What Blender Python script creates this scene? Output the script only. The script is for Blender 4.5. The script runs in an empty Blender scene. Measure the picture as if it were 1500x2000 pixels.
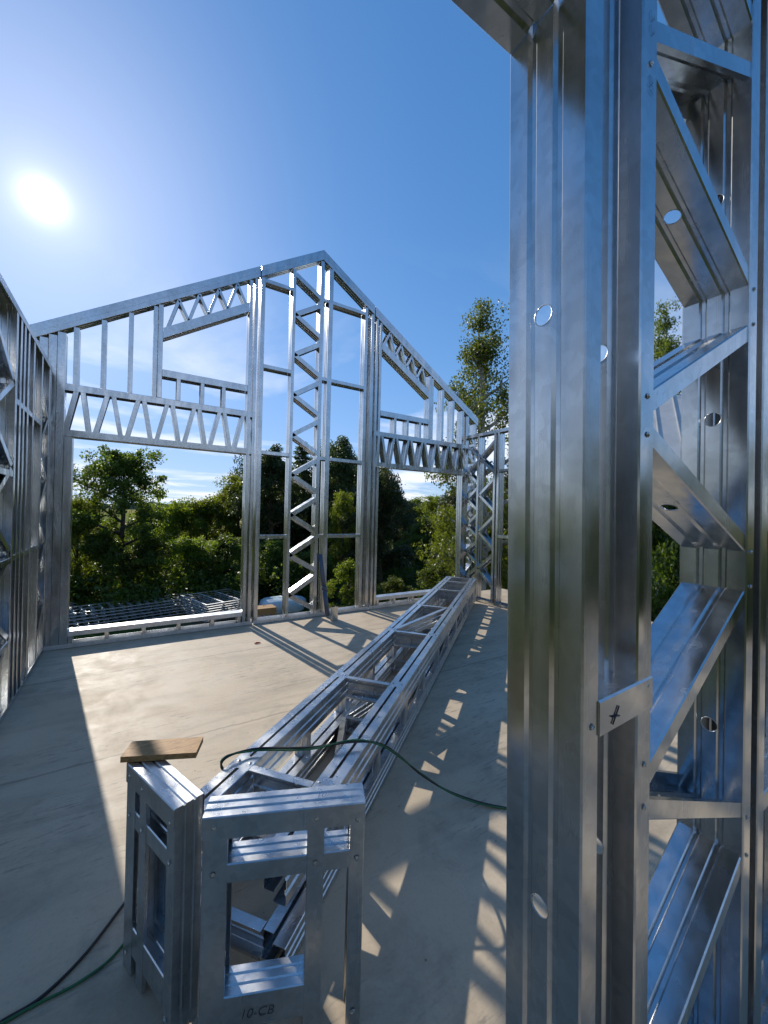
import bpy, math, random
import numpy as np
from mathutils import Vector, Matrix
random.seed(7); RNG = np.random.default_rng(7)
S = bpy.context.scene
COL = S.collection
# ------------------------------------------------------------------ camera (calibrated: x = along the gable, y = into the room)
CAM_H = 1.6
F_PX, YAW, PITCH, ROLL = 774.17, 0.570285, 0.001537, 0.024362
def cam_axes():
    cy, sy, cp, sp = math.cos(YAW), math.sin(YAW), math.cos(PITCH), math.sin(PITCH)
    f = Vector((sy*cp, cy*cp, sp)); r = Vector((cy, -sy, 0)); u = r.cross(f)
    c, s = math.cos(ROLL), math.sin(ROLL)
    return r*c + u*s, u*c - r*s, f
CR, CU, CF = cam_axes()
cam = bpy.data.cameras.new('camera'); camo = bpy.data.objects.new('camera', cam); COL.objects.link(camo)
camo.matrix_world = Matrix(((CR.x, CU.x, -CF.x, 0), (CR.y, CU.y, -CF.y, 0), (CR.z, CU.z, -CF.z, CAM_H), (0, 0, 0, 1)))
cam.sensor_fit = 'VERTICAL'; cam.sensor_height = 36; cam.lens = F_PX/2000*36
cam.clip_start = 0.02; cam.clip_end = 9000
S.camera = camo
def ray(x, y): return CR*((x-750)/F_PX) + CU*((1000-y)/F_PX) + CF
def on(x, y, axis, val):
    d = ray(x, y); o = Vector((0, 0, CAM_H)); return o + d*((val-o[axis])/d[axis])
def at(x, y, dist):                     # a point on that sight line at a horizontal distance
    d = ray(x, y); return Vector((0, 0, CAM_H)) + d*(dist/math.hypot(d.x, d.y))
# ------------------------------------------------------------------ world and sun
SUN_AZ, SUN_EL = math.radians(-8.64), math.radians(30.0)       # azimuth from +y towards +x
SUN_DIR = Vector((math.sin(SUN_AZ)*math.cos(SUN_EL), math.cos(SUN_AZ)*math.cos(SUN_EL), math.sin(SUN_EL)))
W = bpy.data.worlds.new('World'); S.world = W; W.use_nodes = True
nt = W.node_tree; N = nt.nodes; L = nt.links; N.clear()
def nd(t, **k):
    n = N.new(t)
    for a, b in k.items(): setattr(n, a, b)
    return n
def wm(op, a, b=None, c=None):
    n = nd('ShaderNodeMath', operation=op)
    for i, v in enumerate((a, b, c)):
        if v is None: continue
        if isinstance(v, (int, float)): n.inputs[i].default_value = v
        else: L.new(v, n.inputs[i])
    return n.outputs[0]
sky = nd('ShaderNodeTexSky', sky_type='NISHITA', sun_disc=False, sun_elevation=SUN_EL, sun_rotation=SUN_AZ,
         altitude=50, air_density=1.0, dust_density=0.15, ozone_density=3.0)
tc = nd('ShaderNodeTexCoord')
dirn = nd('ShaderNodeVectorMath', operation='NORMALIZE'); L.new(tc.outputs['Generated'], dirn.inputs[0])
dot = nd('ShaderNodeVectorMath', operation='DOT_PRODUCT'); L.new(dirn.outputs[0], dot.inputs[0]); dot.inputs[1].default_value = SUN_DIR
dpos = wm('MAXIMUM', dot.outputs['Value'], 0.0)
sep = nd('ShaderNodeSeparateXYZ'); L.new(dirn.outputs[0], sep.inputs[0])
# thin clouds: noise on a flat layer overhead, thicker towards the horizon
zc = wm('ADD', wm('MAXIMUM', sep.outputs['Z'], 0.0), 0.07)
cx = wm('DIVIDE', sep.outputs['X'], zc); cyv = wm('DIVIDE', sep.outputs['Y'], zc)
comb = nd('ShaderNodeCombineXYZ'); L.new(cx, comb.inputs[0]); L.new(cyv, comb.inputs[1]); comb.inputs[2].default_value = 3.7
mp = nd('ShaderNodeMapping'); L.new(comb.outputs[0], mp.inputs['Vector']); mp.inputs['Rotation'].default_value = (0, 0, math.radians(-35)); mp.inputs['Scale'].default_value = (0.75, 1.1, 1)
nz = nd('ShaderNodeTexNoise'); L.new(mp.outputs[0], nz.inputs['Vector']); nz.inputs['Scale'].default_value = 0.62; nz.inputs['Detail'].default_value = 7; nz.inputs['Roughness'].default_value = 0.58; nz.inputs['Distortion'].default_value = 0.35
ramp = nd('ShaderNodeValToRGB'); L.new(nz.outputs['Fac'], ramp.inputs['Fac'])
ramp.color_ramp.elements[0].position = 0.45; ramp.color_ramp.elements[1].position = 0.60
el = nd('ShaderNodeMapRange'); L.new(sep.outputs['Z'], el.inputs['Value'])
el.inputs['From Min'].default_value = 0.58; el.inputs['From Max'].default_value = 0.10; el.inputs['To Min'].default_value = 0.0; el.inputs['To Max'].default_value = 1.0; el.interpolation_type = 'SMOOTHSTEP'
cloud = wm('MULTIPLY', wm('MULTIPLY', ramp.outputs['Color'], el.outputs[0]), 0.85)
# soften the range between the bright air near the sun and the deep blue overhead
den = nd('ShaderNodeVectorMath', operation='MULTIPLY_ADD'); L.new(sky.outputs[0], den.inputs[0]); den.inputs[1].default_value = (0.31, 0.24, 0.155); den.inputs[2].default_value = (1, 1, 1)
cmp_ = nd('ShaderNodeVectorMath', operation='DIVIDE'); L.new(sky.outputs[0], cmp_.inputs[0]); L.new(den.outputs[0], cmp_.inputs[1])
hs = nd('ShaderNodeHueSaturation'); L.new(cmp_.outputs[0], hs.inputs['Color']); hs.inputs['Saturation'].default_value = 1.30; hs.inputs['Value'].default_value = 1.0
mixc = nd('ShaderNodeMix', data_type='RGBA'); L.new(cloud, mixc.inputs['Factor']); L.new(hs.outputs[0], mixc.inputs['A']); mixc.inputs['B'].default_value = (4.0, 4.15, 4.45, 1)
# the sun's own over-exposed disc and the bright air round it
glow = wm('ADD', wm('MULTIPLY', wm('POWER', dpos, 3200.0), 4.0), wm('ADD', wm('MULTIPLY', wm('POWER', dpos, 500.0), 0.85), wm('MULTIPLY', wm('POWER', dpos, 24.0), 0.8)))
gcol = nd('ShaderNodeMix', data_type='RGBA', blend_type='ADD'); gcol.inputs['Factor'].default_value = 1.0
gv = nd('ShaderNodeVectorMath', operation='SCALE'); gv.inputs[0].default_value = (1.0, 0.95, 0.86); L.new(glow, gv.inputs['Scale'])
L.new(mixc.outputs['Result'], gcol.inputs['A']); L.new(gv.outputs[0], gcol.inputs['B'])
bg = nd('ShaderNodeBackground'); L.new(gcol.outputs['Result'], bg.inputs['Color']); bg.inputs['Strength'].default_value = 0.15
wo = nd('ShaderNodeOutputWorld'); L.new(bg.outputs[0], wo.inputs['Surface'])
sun = bpy.data.lights.new('sun', 'SUN'); suno = bpy.data.objects.new('sun', sun); COL.objects.link(suno)
sun.energy = 2.9; sun.angle = math.radians(0.53); sun.color = (1.0, 0.93, 0.82)
suno.rotation_euler = (-SUN_DIR).to_track_quat('-Z', 'Y').to_euler(); suno.location = (0, 0, 30)
S.view_settings.view_transform = 'Standard'; S.view_settings.look = 'None'; S.view_settings.exposure = 0.86; S.view_settings.gamma = 1.0
S.cycles.use_denoising = True; S.cycles.max_bounces = 8; S.cycles.glossy_bounces = 5; S.cycles.diffuse_bounces = 3; S.cycles.sample_clamp_indirect = 6.0
S.cycles.transparent_max_bounces = 8; S.cycles.caustics_reflective = True
# ------------------------------------------------------------------ materials
def mat(name):
    m = bpy.data.materials.new(name); m.use_nodes = True
    t = m.node_tree; b = t.nodes['Principled BSDF']
    return m, t, b
def tex(t, kind, scale, detail=4, vec=None, **k):
    n = t.nodes.new(kind); n.inputs['Scale'].default_value = scale
    if 'Detail' in n.inputs: n.inputs['Detail'].default_value = detail
    if vec: t.links.new(vec, n.inputs['Vector'])
    for a, b in k.items(): n.inputs[a].default_value = b
    return n
def geo_pos(t, scale=None):
    g = t.nodes.new('ShaderNodeNewGeometry')
    if scale is None: return g.outputs['Position']
    m = t.nodes.new('ShaderNodeMapping'); m.inputs['Scale'].default_value = scale
    t.links.new(g.outputs['Position'], m.inputs['Vector']); return m.outputs[0]
def rampn(t, fac, stops):
    r = t.nodes.new('ShaderNodeValToRGB'); e = r.color_ramp.elements
    while len(e) < len(stops): e.new(0.5)
    for i, (p, c) in enumerate(stops):
        e[i].position = p; e[i].color = (*c, 1) if len(c) == 3 else c
    t.links.new(fac, r.inputs['Fac']); return r.outputs['Color']
def g3(v): return (v, v, v)
def mixc_(t, fac, a, b, blend='MIX'):
    n = t.nodes.new('ShaderNodeMix'); n.data_type = 'RGBA'; n.blend_type = blend
    for s, v in (('Factor', fac), ('A', a), ('B', b)):
        if isinstance(v, (int, float)): n.inputs[s].default_value = v
        elif isinstance(v, tuple): n.inputs[s].default_value = (*v, 1) if len(v) == 3 else v
        else: t.links.new(v, n.inputs[s])
    return n.outputs['Result']
def bump(t, b, h, strength, dist=0.002):
    n = t.nodes.new('ShaderNodeBump'); n.inputs['Strength'].default_value = strength; n.inputs['Distance'].default_value = dist
    t.links.new(h, n.inputs['Height']); t.links.new(n.outputs[0], b.inputs['Normal'])
def steel_mat(name, base, r0, r1):
    m, t, b = mat(name)
    p = geo_pos(t)
    v = tex(t, 'ShaderNodeTexVoronoi', 55, 0, p); v.feature = 'F1'
    n1 = tex(t, 'ShaderNodeTexNoise', 5, 3, p, Roughness=0.5)
    n2 = tex(t, 'ShaderNodeTexNoise', 6, 2, geo_pos(t, (3.0, 3.0, 0.25)), Roughness=0.5)
    spang = rampn(t, v.outputs['Color'], [(0.2, g3(0.88)), (0.8, g3(1.0))])
    dirt = rampn(t, n1.outputs['Fac'], [(0.32, g3(0.84)), (0.58, g3(1.0))])
    c = mixc_(t, 1.0, tuple(base), spang, 'MULTIPLY'); c = mixc_(t, 1.0, c, dirt, 'MULTIPLY')
    t.links.new(c, b.inputs['Base Color'])
    b.inputs['Metallic'].default_value = 1.0
    mr = t.nodes.new('ShaderNodeMapRange'); t.links.new(n2.outputs['Fac'], mr.inputs['Value'])
    mr.inputs['From Min'].default_value = 0.3; mr.inputs['From Max'].default_value = 0.7; mr.inputs['To Min'].default_value = r0; mr.inputs['To Max'].default_value = r1
    t.links.new(mr.outputs[0], b.inputs['Roughness'])
    n3 = tex(t, 'ShaderNodeTexNoise', 5, 1, geo_pos(t, (2.0, 2.0, 0.6)))
    bump(t, b, n3.outputs['Fac'], 0.07, 0.005)
    return m
STEEL = steel_mat('galvanised_steel', (0.64, 0.655, 0.665), 0.15, 0.30)
STEEL_OLD = steel_mat('galvanised_steel_dull', (0.72, 0.74, 0.76), 0.42, 0.55)
STEEL_MID = steel_mat('galvanised_steel_satin', (0.64, 0.655, 0.665), 0.25, 0.38)
def plain(name, col, rough=0.6, metal=0.0, noise=0.15, scale=8, bstr=0.0):
    m, t, b = mat(name)
    n = tex(t, 'ShaderNodeTexNoise', scale, 6, geo_pos(t), Roughness=0.6)
    c = rampn(t, n.outputs['Fac'], [(0.3, tuple(x*(1-noise) for x in col)), (0.7, tuple(min(1, x*(1+noise)) for x in col))])
    t.links.new(c, b.inputs['Base Color']); b.inputs['Roughness'].default_value = rough; b.inputs['Metallic'].default_value = metal
    if bstr: bump(t, b, n.outputs['Fac'], bstr, 0.01)
    return m
SCREW = plain('screw_zinc', (0.6, 0.6, 0.58), 0.25, 1.0)
INK = plain('marker_ink', (0.015, 0.015, 0.03), 0.5)
BLUE_INK = plain('blue_ink', (0.06, 0.10, 0.25), 0.5)
CABLE_K = plain('black_rubber', (0.012, 0.012, 0.013), 0.5)
CABLE_G = plain('green_rubber', (0.012, 0.11, 0.035), 0.45)
PIPE = plain('grey_pipe', (0.075, 0.10, 0.15), 0.4)
RED = plain('red_plastic', (0.5, 0.02, 0.02), 0.4)
BARK = plain('bark', (0.055, 0.045, 0.035), 0.9, 0, 0.5, 6, 0.6)
BIRCH_BARK = plain('birch_bark', (0.30, 0.29, 0.27), 0.85, 0, 0.6, 5, 0.3)
PINE_BARK = plain('pine_bark', (0.11, 0.065, 0.04), 0.9, 0, 0.4, 5, 0.6)
ROOF_GREY = plain('pale_grey_sheet', (0.50, 0.50, 0.49), 0.35, 0.0, 0.12, 2)
WALL_WHITE = plain('white_render', (0.72, 0.71, 0.68), 0.8, 0, 0.06, 3)
DARK_GLASS = plain('dark_glass', (0.02, 0.025, 0.03), 0.08)
TARP = plain('blue_grey_tarpaulin', (0.42, 0.53, 0.58), 0.4, 0, 0.15, 4)
BLOCKWORK = plain('blockwork', (0.33, 0.32, 0.30), 0.9, 0, 0.12, 6, 0.3)
STONE = plain('pinkish_rock', (0.32, 0.27, 0.25), 0.9, 0, 0.3, 3, 0.8)
# wood with grain
WOOD, t, b = mat('pine_wood')
n = tex(t, 'ShaderNodeTexNoise', 22, 6, geo_pos(t, (1.5, 7.0, 7.0)), Distortion=0.9)
t.links.new(rampn(t, n.outputs['Fac'], [(0.3, (0.20, 0.095, 0.03)), (0.5, (0.36, 0.19, 0.065)), (0.7, (0.46, 0.27, 0.10))]), b.inputs['Base Color']); b.inputs['Roughness'].default_value = 0.65
bump(t, b, n.outputs['Fac'], 0.3, 0.002)
# concrete slab
CONC, t, b = mat('concrete_slab')
p = geo_pos(t)
big = tex(t, 'ShaderNodeTexNoise', 0.7, 6, p, Roughness=0.6); mid = tex(t, 'ShaderNodeTexNoise', 3.3, 8, p, Roughness=0.68, Distortion=0.4)
fine = tex(t, 'ShaderNodeTexNoise', 70, 4, p); swirl = tex(t, 'ShaderNodeTexNoise', 1.6, 5, geo_pos(t, (0.5, 2.4, 1)), Distortion=1.4)
c = rampn(t, big.outputs['Fac'], [(0.3, (0.42, 0.335, 0.232)), (0.55, (0.495, 0.405, 0.29)), (0.75, (0.535, 0.45, 0.34))])
c = mixc_(t, 1.0, c, rampn(t, mid.outputs['Fac'], [(0.28, g3(0.72)), (0.5, g3(1.0)), (0.75, g3(1.07))]), 'MULTIPLY')
c = mixc_(t, 1.0, c, rampn(t, swirl.outputs['Fac'], [(0.36, g3(0.86)), (0.5, g3(1.0))]), 'MULTIPLY')
c = mixc_(t, 1.0, c, rampn(t, fine.outputs['Fac'], [(0.25, g3(0.90)), (0.5, g3(1.0))]), 'MULTIPLY')
spk = tex(t, 'ShaderNodeTexVoronoi', 9, 0, p); spk.inputs['Randomness'].default_value = 1.0
c = mixc_(t, 1.0, c, rampn(t, spk.outputs['Distance'], [(0.03, g3(0.45)), (0.06, g3(1.0))]), 'MULTIPLY')
# footprints and drag marks: streaks in a few bands
st = tex(t, 'ShaderNodeTexNoise', 7.0, 7, geo_pos(t, (1.0, 6.5, 1)), Roughness=0.75)
band = tex(t, 'ShaderNodeTexNoise', 0.9, 2, geo_pos(t, (0.6, 1.6, 1)))
mk = mixc_(t, 1.0, rampn(t, st.outputs['Fac'], [(0.545, g3(0.0)), (0.62, g3(0.8))]), rampn(t, band.outputs['Fac'], [(0.44, g3(0.0)), (0.54, g3(1.0))]), 'MULTIPLY')
c = mixc_(t, mk, c, (0.19, 0.165, 0.135))
sx = t.nodes.new('ShaderNodeSeparateXYZ'); t.links.new(p, sx.inputs[0])
def jm(op, a, b2):
    n_ = t.nodes.new('ShaderNodeMath'); n_.operation = op
    for i_, v_ in enumerate((a, b2)):
        if isinstance(v_, (int, float)): n_.inputs[i_].default_value = v_
        else: t.links.new(v_, n_.inputs[i_])
    return n_.outputs[0]
wob = jm('MULTIPLY', jm('SUBTRACT', mid.outputs['Fac'], 0.5), 0.05)
for y0 in (4.62, 3.05):                                    # hairline joints of the pour
    dj = jm('ABSOLUTE', jm('SUBTRACT', jm('ADD', sx.outputs['Y'], wob), y0), 0)
    c = mixc_(t, 1.0, c, rampn(t, dj, [(0.004, g3(0.62)), (0.013, g3(1.0))]), 'MULTIPLY')
t.links.new(c, b.inputs['Base Color'])
t.links.new(rampn(t, mid.outputs['Fac'], [(0.3, g3(0.55)), (0.7, g3(0.8))]), b.inputs['Roughness'])
bump(t, b, mid.outputs['Fac'], 0.25, 0.006)
# terrain
LAND, t, b = mat('grassland')
p = geo_pos(t)
n1 = tex(t, 'ShaderNodeTexNoise', 0.35, 6, p); n2 = tex(t, 'ShaderNodeTexNoise', 4, 6, p)
near = mixc_(t, n2.outputs['Fac'], (0.03, 0.05, 0.014), (0.065, 0.085, 0.025))
near = mixc_(t, rampn(t, n1.outputs['Fac'], [(0.50, g3(0)), (0.62, g3(1))]), near, (0.11, 0.09, 0.06))
ln = t.nodes.new('ShaderNodeVectorMath'); ln.operation = 'LENGTH'; t.links.new(p, ln.inputs[0])
mr = t.nodes.new('ShaderNodeMapRange'); t.links.new(ln.outputs['Value'], mr.inputs['Value']); mr.inputs['From Min'].default_value = 110; mr.inputs['From Max'].default_value = 130
n4 = tex(t, 'ShaderNodeTexVoronoi', 0.004, 0, p)
fld = rampn(t, n4.outputs['Color'], [(0.2, (0.36, 0.29, 0.13)), (0.5, (0.14, 0.17, 0.05)), (0.8, (0.40, 0.33, 0.16))])
t.links.new(mixc_(t, mr.outputs[0], near, fld), b.inputs['Base Color']); b.inputs['Roughness'].default_value = 0.95; b.inputs['Specular IOR Level'].default_value = 0.0
bump(t, b, n2.outputs['Fac'], 0.6, 0.15)
HILL, t, b = mat('wooded_hills')
n1 = tex(t, 'ShaderNodeTexNoise', 0.03, 8, geo_pos(t))
t.links.new(rampn(t, n1.outputs['Fac'], [(0.35, (0.020, 0.036, 0.034)), (0.65, (0.034, 0.052, 0.044))]), b.inputs['Base Color']); b.inputs['Roughness'].default_value = 1.0; b.inputs['Specular IOR Level'].default_value = 0.0
def leaf_mat(name, c0, c1, trans):
    m, t, b = mat(name)
    oi = t.nodes.new('ShaderNodeObjectInfo')
    n = tex(t, 'ShaderNodeTexNoise', 1.3, 4, geo_pos(t)); n2 = tex(t, 'ShaderNodeTexWhiteNoise', 1) if False else tex(t, 'ShaderNodeTexNoise', 14, 2, geo_pos(t))
    f = t.nodes.new('ShaderNodeMath'); f.operation = 'MULTIPLY_ADD'; t.links.new(n2.outputs['Fac'], f.inputs[0]); f.inputs[1].default_value = 0.6
    s = t.nodes.new('ShaderNodeMath'); s.operation = 'MULTIPLY'; t.links.new(n.outputs['Fac'], s.inputs[0]); s.inputs[1].default_value = 0.4; t.links.new(s.outputs[0], f.inputs[2])
    c = rampn(t, f.outputs[0], [(0.32, c0), (0.66, c1)])
    hsv = t.nodes.new('ShaderNodeHueSaturation'); t.links.new(c, hsv.inputs['Color'])
    v = t.nodes.new('ShaderNodeMapRange'); t.links.new(oi.outputs['Random'], v.inputs['Value']); v.inputs['To Min'].default_value = 0.8; v.inputs['To Max'].default_value = 1.2
    t.links.new(v.outputs[0], hsv.inputs['Value'])
    h = t.nodes.new('ShaderNodeMapRange'); t.links.new(oi.outputs['Random'], h.inputs['Value']); h.inputs['To Min'].default_value = 0.485; h.inputs['To Max'].default_value = 0.51
    t.links.new(h.outputs[0], hsv.inputs['Hue'])
    t.links.new(hsv.outputs[0], b.inputs['Base Color']); b.inputs['Roughness'].default_value = 0.45
    tr = t.nodes.new('ShaderNodeBsdfTranslucent')
    br = t.nodes.new('ShaderNodeMix'); br.data_type = 'RGBA'; br.blend_type = 'MULTIPLY'; br.inputs['Factor'].default_value = 1; t.links.new(hsv.outputs[0], br.inputs['A']); br.inputs['B'].default_value = (2.2, 2.0, 0.7, 1)
    t.links.new(br.outputs['Result'], tr.inputs['Color'])
    mx = t.nodes.new('ShaderNodeMixShader'); mx.inputs[0].default_value = trans
    t.links.new(b.outputs[0], mx.inputs[1]); t.links.new(tr.outputs[0], mx.inputs[2])
    t.links.new(mx.outputs[0], t.nodes['Material Output'].inputs['Surface'])
    return m
LEAF_OAK = leaf_mat('oak_leaf', (0.042, 0.072, 0.014), (0.095, 0.14, 0.028), 0.55)
LEAF_LIGHT = leaf_mat('light_leaf', (0.07, 0.115, 0.014), (0.14, 0.19, 0.026), 0.6)
LEAF_BIRCH = leaf_mat('birch_leaf', (0.05, 0.08, 0.016), (0.115, 0.15, 0.032), 0.5)
LEAF_DARK = leaf_mat('dark_leaf', (0.026, 0.044, 0.016), (0.055, 0.080, 0.028), 0.36)
# ------------------------------------------------------------------ building blocks
def tag(o, label=None, cat=None, group=None, kind=None):
    if label: o['label'] = label
    if cat: o['category'] = cat
    if group: o['group'] = group
    if kind: o['kind'] = kind
    return o
def thing(name, loc=(0, 0, 0), label=None, cat=None, group=None, rot=(0, 0, 0)):
    o = bpy.data.objects.new(name, None); o.empty_display_size = 0.2; COL.objects.link(o)
    o.location = loc; o.rotation_euler = rot
    return tag(o, label, cat, group)
def mesh_obj(name, verts, faces, material, parent=None, smooth=False):
    me = bpy.data.meshes.new(name); me.from_pydata([tuple(v) for v in verts], [], faces); me.update()
    me.materials.append(material)
    if smooth: me.shade_smooth()
    o = bpy.data.objects.new(name, me); COL.objects.link(o)
    if parent: o.parent = parent
    return o
def offset_poly(pts, t):
    out = []
    n = len(pts)
    for i in range(n):
        ns = []
        for a, b2 in ((i-1, i), (i, i+1)):
            if a < 0 or b2 >= n: continue
            e = Vector(pts[b2]) - Vector(pts[a]); e.normalize(); ns.append(Vector((-e.y, e.x)))
        m = sum(ns, Vector((0, 0)))/len(ns); k = m.length_squared
        m = m/max(k, 0.35)
        out.append(Vector(pts[i]) + m*t)
    return out
def c_profile(w, fl, lip=0.012, ribs=True, t=0.0016, r=0.003):
    # (depth, open) going from one lip round the web to the other
    a = [(lip, fl), (0, fl), (0, r), (r, 0)]
    if ribs:
        for c0 in (w/3, 2*w/3):
            k = min(0.0095, w*0.063); dp = min(0.0062, w*0.042)
            a += [(c0-k, 0), (c0-k*0.4, dp), (c0+k*0.4, dp), (c0+k, 0)]
    a += [(w-r, 0), (w, r), (w, fl), (w-lip, fl)]
    if lip <= 0: a = a[1:-1]
    inner = offset_poly(a, t)
    return [Vector(q) for q in a], inner
PCACHE = {}
def channel(name, p0, p1, opening, w, fl, parent=None, depth=None, base=(0, 0, 0), ribs=True, lip=0.012, material=None, cut0=None, cut1=None, t=0.0016):
    """cold-formed C section from p0 to p1; the web's front edge runs along p0-p1, depth is the direction across
    the web, opening the side the flanges point to. base is taken off so that the mesh sits in its parent's space."""
    p0, p1, base = Vector(p0), Vector(p1), Vector(base)
    ax = (p1-p0).normalized()
    d = Vector(depth) if depth is not None else Vector((0, 1, 0))
    d = (d - ax*d.dot(ax)).normalized()
    o = ax.cross(d)
    if o.dot(Vector(opening)) < 0: o = -o
    key = (round(w, 4), round(fl, 4), lip, ribs, t)
    if key not in PCACHE: PCACHE[key] = c_profile(w, fl, lip, ribs, t)
    A, B = PCACHE[key]
    loop = list(A) + list(reversed(B)); n = len(loop); k = len(A)
    vs = []
    for p, cut in ((p0, cut0), (p1, cut1)):
        for q in loop:
            off = d*q.x + o*q.y
            s = 0.0
            if cut is not None:                    # trim the end to a plane with this normal
                cn = Vector(cut); den = ax.dot(cn)
                if abs(den) > 0.15: s = -off.dot(cn)/den
            vs.append(p + off + ax*s - base)
    fs = [(i, (i+1) % n, n+(i+1) % n, n+i) for i in range(n)]
    for i in range(k-1):
        j = n-1-i
        fs.append((i, j, j-1, i+1)); fs.append((n+i, n+i+1, n+j-1, n+j))
    return mesh_obj(name, vs, fs, material or STEEL, parent)
def fix_normals(o):
    import bmesh
    bm = bmesh.new(); bm.from_mesh(o.data); bmesh.ops.recalc_face_normals(bm, faces=bm.faces); bm.to_mesh(o.data); bm.free()
def box(name, lo, hi, material, parent=None, bev=0.0):
    x0, y0, z0 = lo; x1, y1, z1 = hi
    if bev <= 0:
        v = [(x0, y0, z0), (x1, y0, z0), (x1, y1, z0), (x0, y1, z0), (x0, y0, z1), (x1, y0, z1), (x1, y1, z1), (x0, y1, z1)]
        return mesh_obj(name, v, [(0, 3, 2, 1), (4, 5, 6, 7), (0, 1, 5, 4), (1, 2, 6, 5), (2, 3, 7, 6), (3, 0, 4, 7)], material, parent)
    o = box(name, lo, hi, material, parent)
    import bmesh
    bm = bmesh.new(); bm.from_mesh(o.data); bmesh.ops.bevel(bm, geom=bm.edges[:], offset=bev, segments=2, affect='EDGES'); bm.to_mesh(o.data); bm.free()
    return o
def tube_data(pts, rads, seg=8, cap=True):
    pts = [Vector(q) for q in pts]; vs, fs = [], []
    up = Vector((0, 0, 1)); prev = None
    for i, q in enumerate(pts):
        a = (pts[min(i+1, len(pts)-1)] - pts[max(i-1, 0)]).normalized()
        if prev is None:
            prev = a.orthogonal().normalized()
        u = (prev - a*prev.dot(a)).normalized(); prev = u; v = a.cross(u)
        for k in range(seg):
            th = 2*math.pi*k/seg; vs.append(q + (u*math.cos(th) + v*math.sin(th))*rads[i])
    for i in range(len(pts)-1):
        for k in range(seg):
            fs.append((i*seg+k, i*seg+(k+1) % seg, (i+1)*seg+(k+1) % seg, (i+1)*seg+k))
    if cap:
        fs.append(tuple(range(seg-1, -1, -1))); fs.append(tuple((len(pts)-1)*seg+k for k in range(seg)))
    return vs, fs
def tube(name, pts, r, material, parent=None, seg=8, smooth=True):
    rads = r if isinstance(r, list) else [r]*len(pts)
    vs, fs = tube_data(pts, rads, seg)
    return mesh_obj(name, vs, fs, material, parent, smooth)
def spline(pts, n=10):
    P = [Vector(q) for q in pts]; P = [P[0]*2-P[1]] + P + [P[-1]*2-P[-2]]; out = []
    for i in range(1, len(P)-2):
        for k in range(n):
            s = k/n; a, b2, c, d = P[i-1], P[i], P[i+1], P[i+2]
            out.append(0.5*((2*b2) + (c-a)*s + (2*a-5*b2+4*c-d)*s*s + (3*b2-a-3*c+d)*s**3))
    out.append(P[-2]); return out
SCREW_ME = None
def screw(parent, loc, normal, r=0.006, base=(0, 0, 0)):
    """domed screw head, a sub-part of the member it holds"""
    global SCREW_ME
    if SCREW_ME is None:
        vs, fs = [], []; seg = 8
        for rr, z in ((1.35, 0.0), (1.35, 0.18), (0.9, 0.3), (0.8, 0.62), (0.35, 0.8)):
            for k in range(seg): vs.append((rr*math.cos(2*math.pi*k/seg), rr*math.sin(2*math.pi*k/seg), z))
        for i in range(4):
            for k in range(seg): fs.append((i*seg+k, i*seg+(k+1) % seg, (i+1)*seg+(k+1) % seg, (i+1)*seg+k))
        fs.append(tuple(4*seg+k for k in range(seg)))
        SCREW_ME = bpy.data.meshes.new('screw'); SCREW_ME.from_pydata(vs, [], fs); SCREW_ME.materials.append(SCREW)
    o = bpy.data.objects.new('screw', SCREW_ME); COL.objects.link(o); o.parent = parent
    o.location = Vector(loc) - Vector(base); o.scale = (r, r, r)
    o.rotation_mode = 'QUATERNION'; o.rotation_quaternion = Vector(normal).to_track_quat('Z', 'Y')
    return o
def drill(o, holes):
    """cut round service holes; holes = [(centre, axis, radius)] in the object's own space"""
    for c, ax, r in holes:
        vs, fs = tube_data([Vector(c)-Vector(ax).normalized()*0.02, Vector(c)+Vector(ax).normalized()*0.02], [r, r], 20)
        cut = mesh_obj('cutter', vs, fs, STEEL)
        fix_normals(cut)
        md = o.modifiers.new('hole', 'BOOLEAN'); md.operation = 'DIFFERENCE'; md.solver = 'EXACT'; md.object = cut
        par = o.parent; o.parent = None; mw = o.matrix_world.copy(); o.matrix_world = Matrix()
        dg = bpy.context.evaluated_depsgraph_get(); dg.update()
        me = bpy.data.meshes.new_from_object(o.evaluated_get(dg)); old = o.data
        o.modifiers.clear(); o.data = me; bpy.data.meshes.remove(old); o.parent = par; o.matrix_basis = Matrix()
        u_ = Vector(ax).normalized().orthogonal().normalized(); v_ = Vector(ax).normalized().cross(u_)
        ring = [Vector(c)+(u_*math.cos(2*math.pi*k/20)+v_*math.sin(2*math.pi*k/20))*(r+0.0006) for k in range(21)]
        tube('hole_lip', ring, 0.0009, STEEL_MID, o, 5)
        cm = cut.data; bpy.data.objects.remove(cut); bpy.data.meshes.remove(cm)
def writing(text, parent, origin, xdir, ydir, size, material=None, name='marker_writing', base=(0, 0, 0)):
    cu = bpy.data.curves.new('txt', 'FONT'); cu.body = text; cu.size = size; cu.shear = 0.25; cu.offset = -size*0.018
    to = bpy.data.objects.new('txt', cu); COL.objects.link(to)
    dg = bpy.context.evaluated_depsgraph_get(); me = bpy.data.meshes.new_from_object(to.evaluated_get(dg))
    bpy.data.objects.remove(to); bpy.data.curves.remove(cu)
    x, y = Vector(xdir).normalized(), Vector(ydir).normalized(); z = x.cross(y)
    og = Vector(origin) - Vector(base)
    for v in me.vertices: v.co = og + x*v.co.x + y*v.co.y + z*0.0012
    me.materials.clear(); me.materials.append(material or INK); me.name = name
    o = bpy.data.objects.new(name, me); COL.objects.link(o); o.parent = parent; return o
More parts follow.
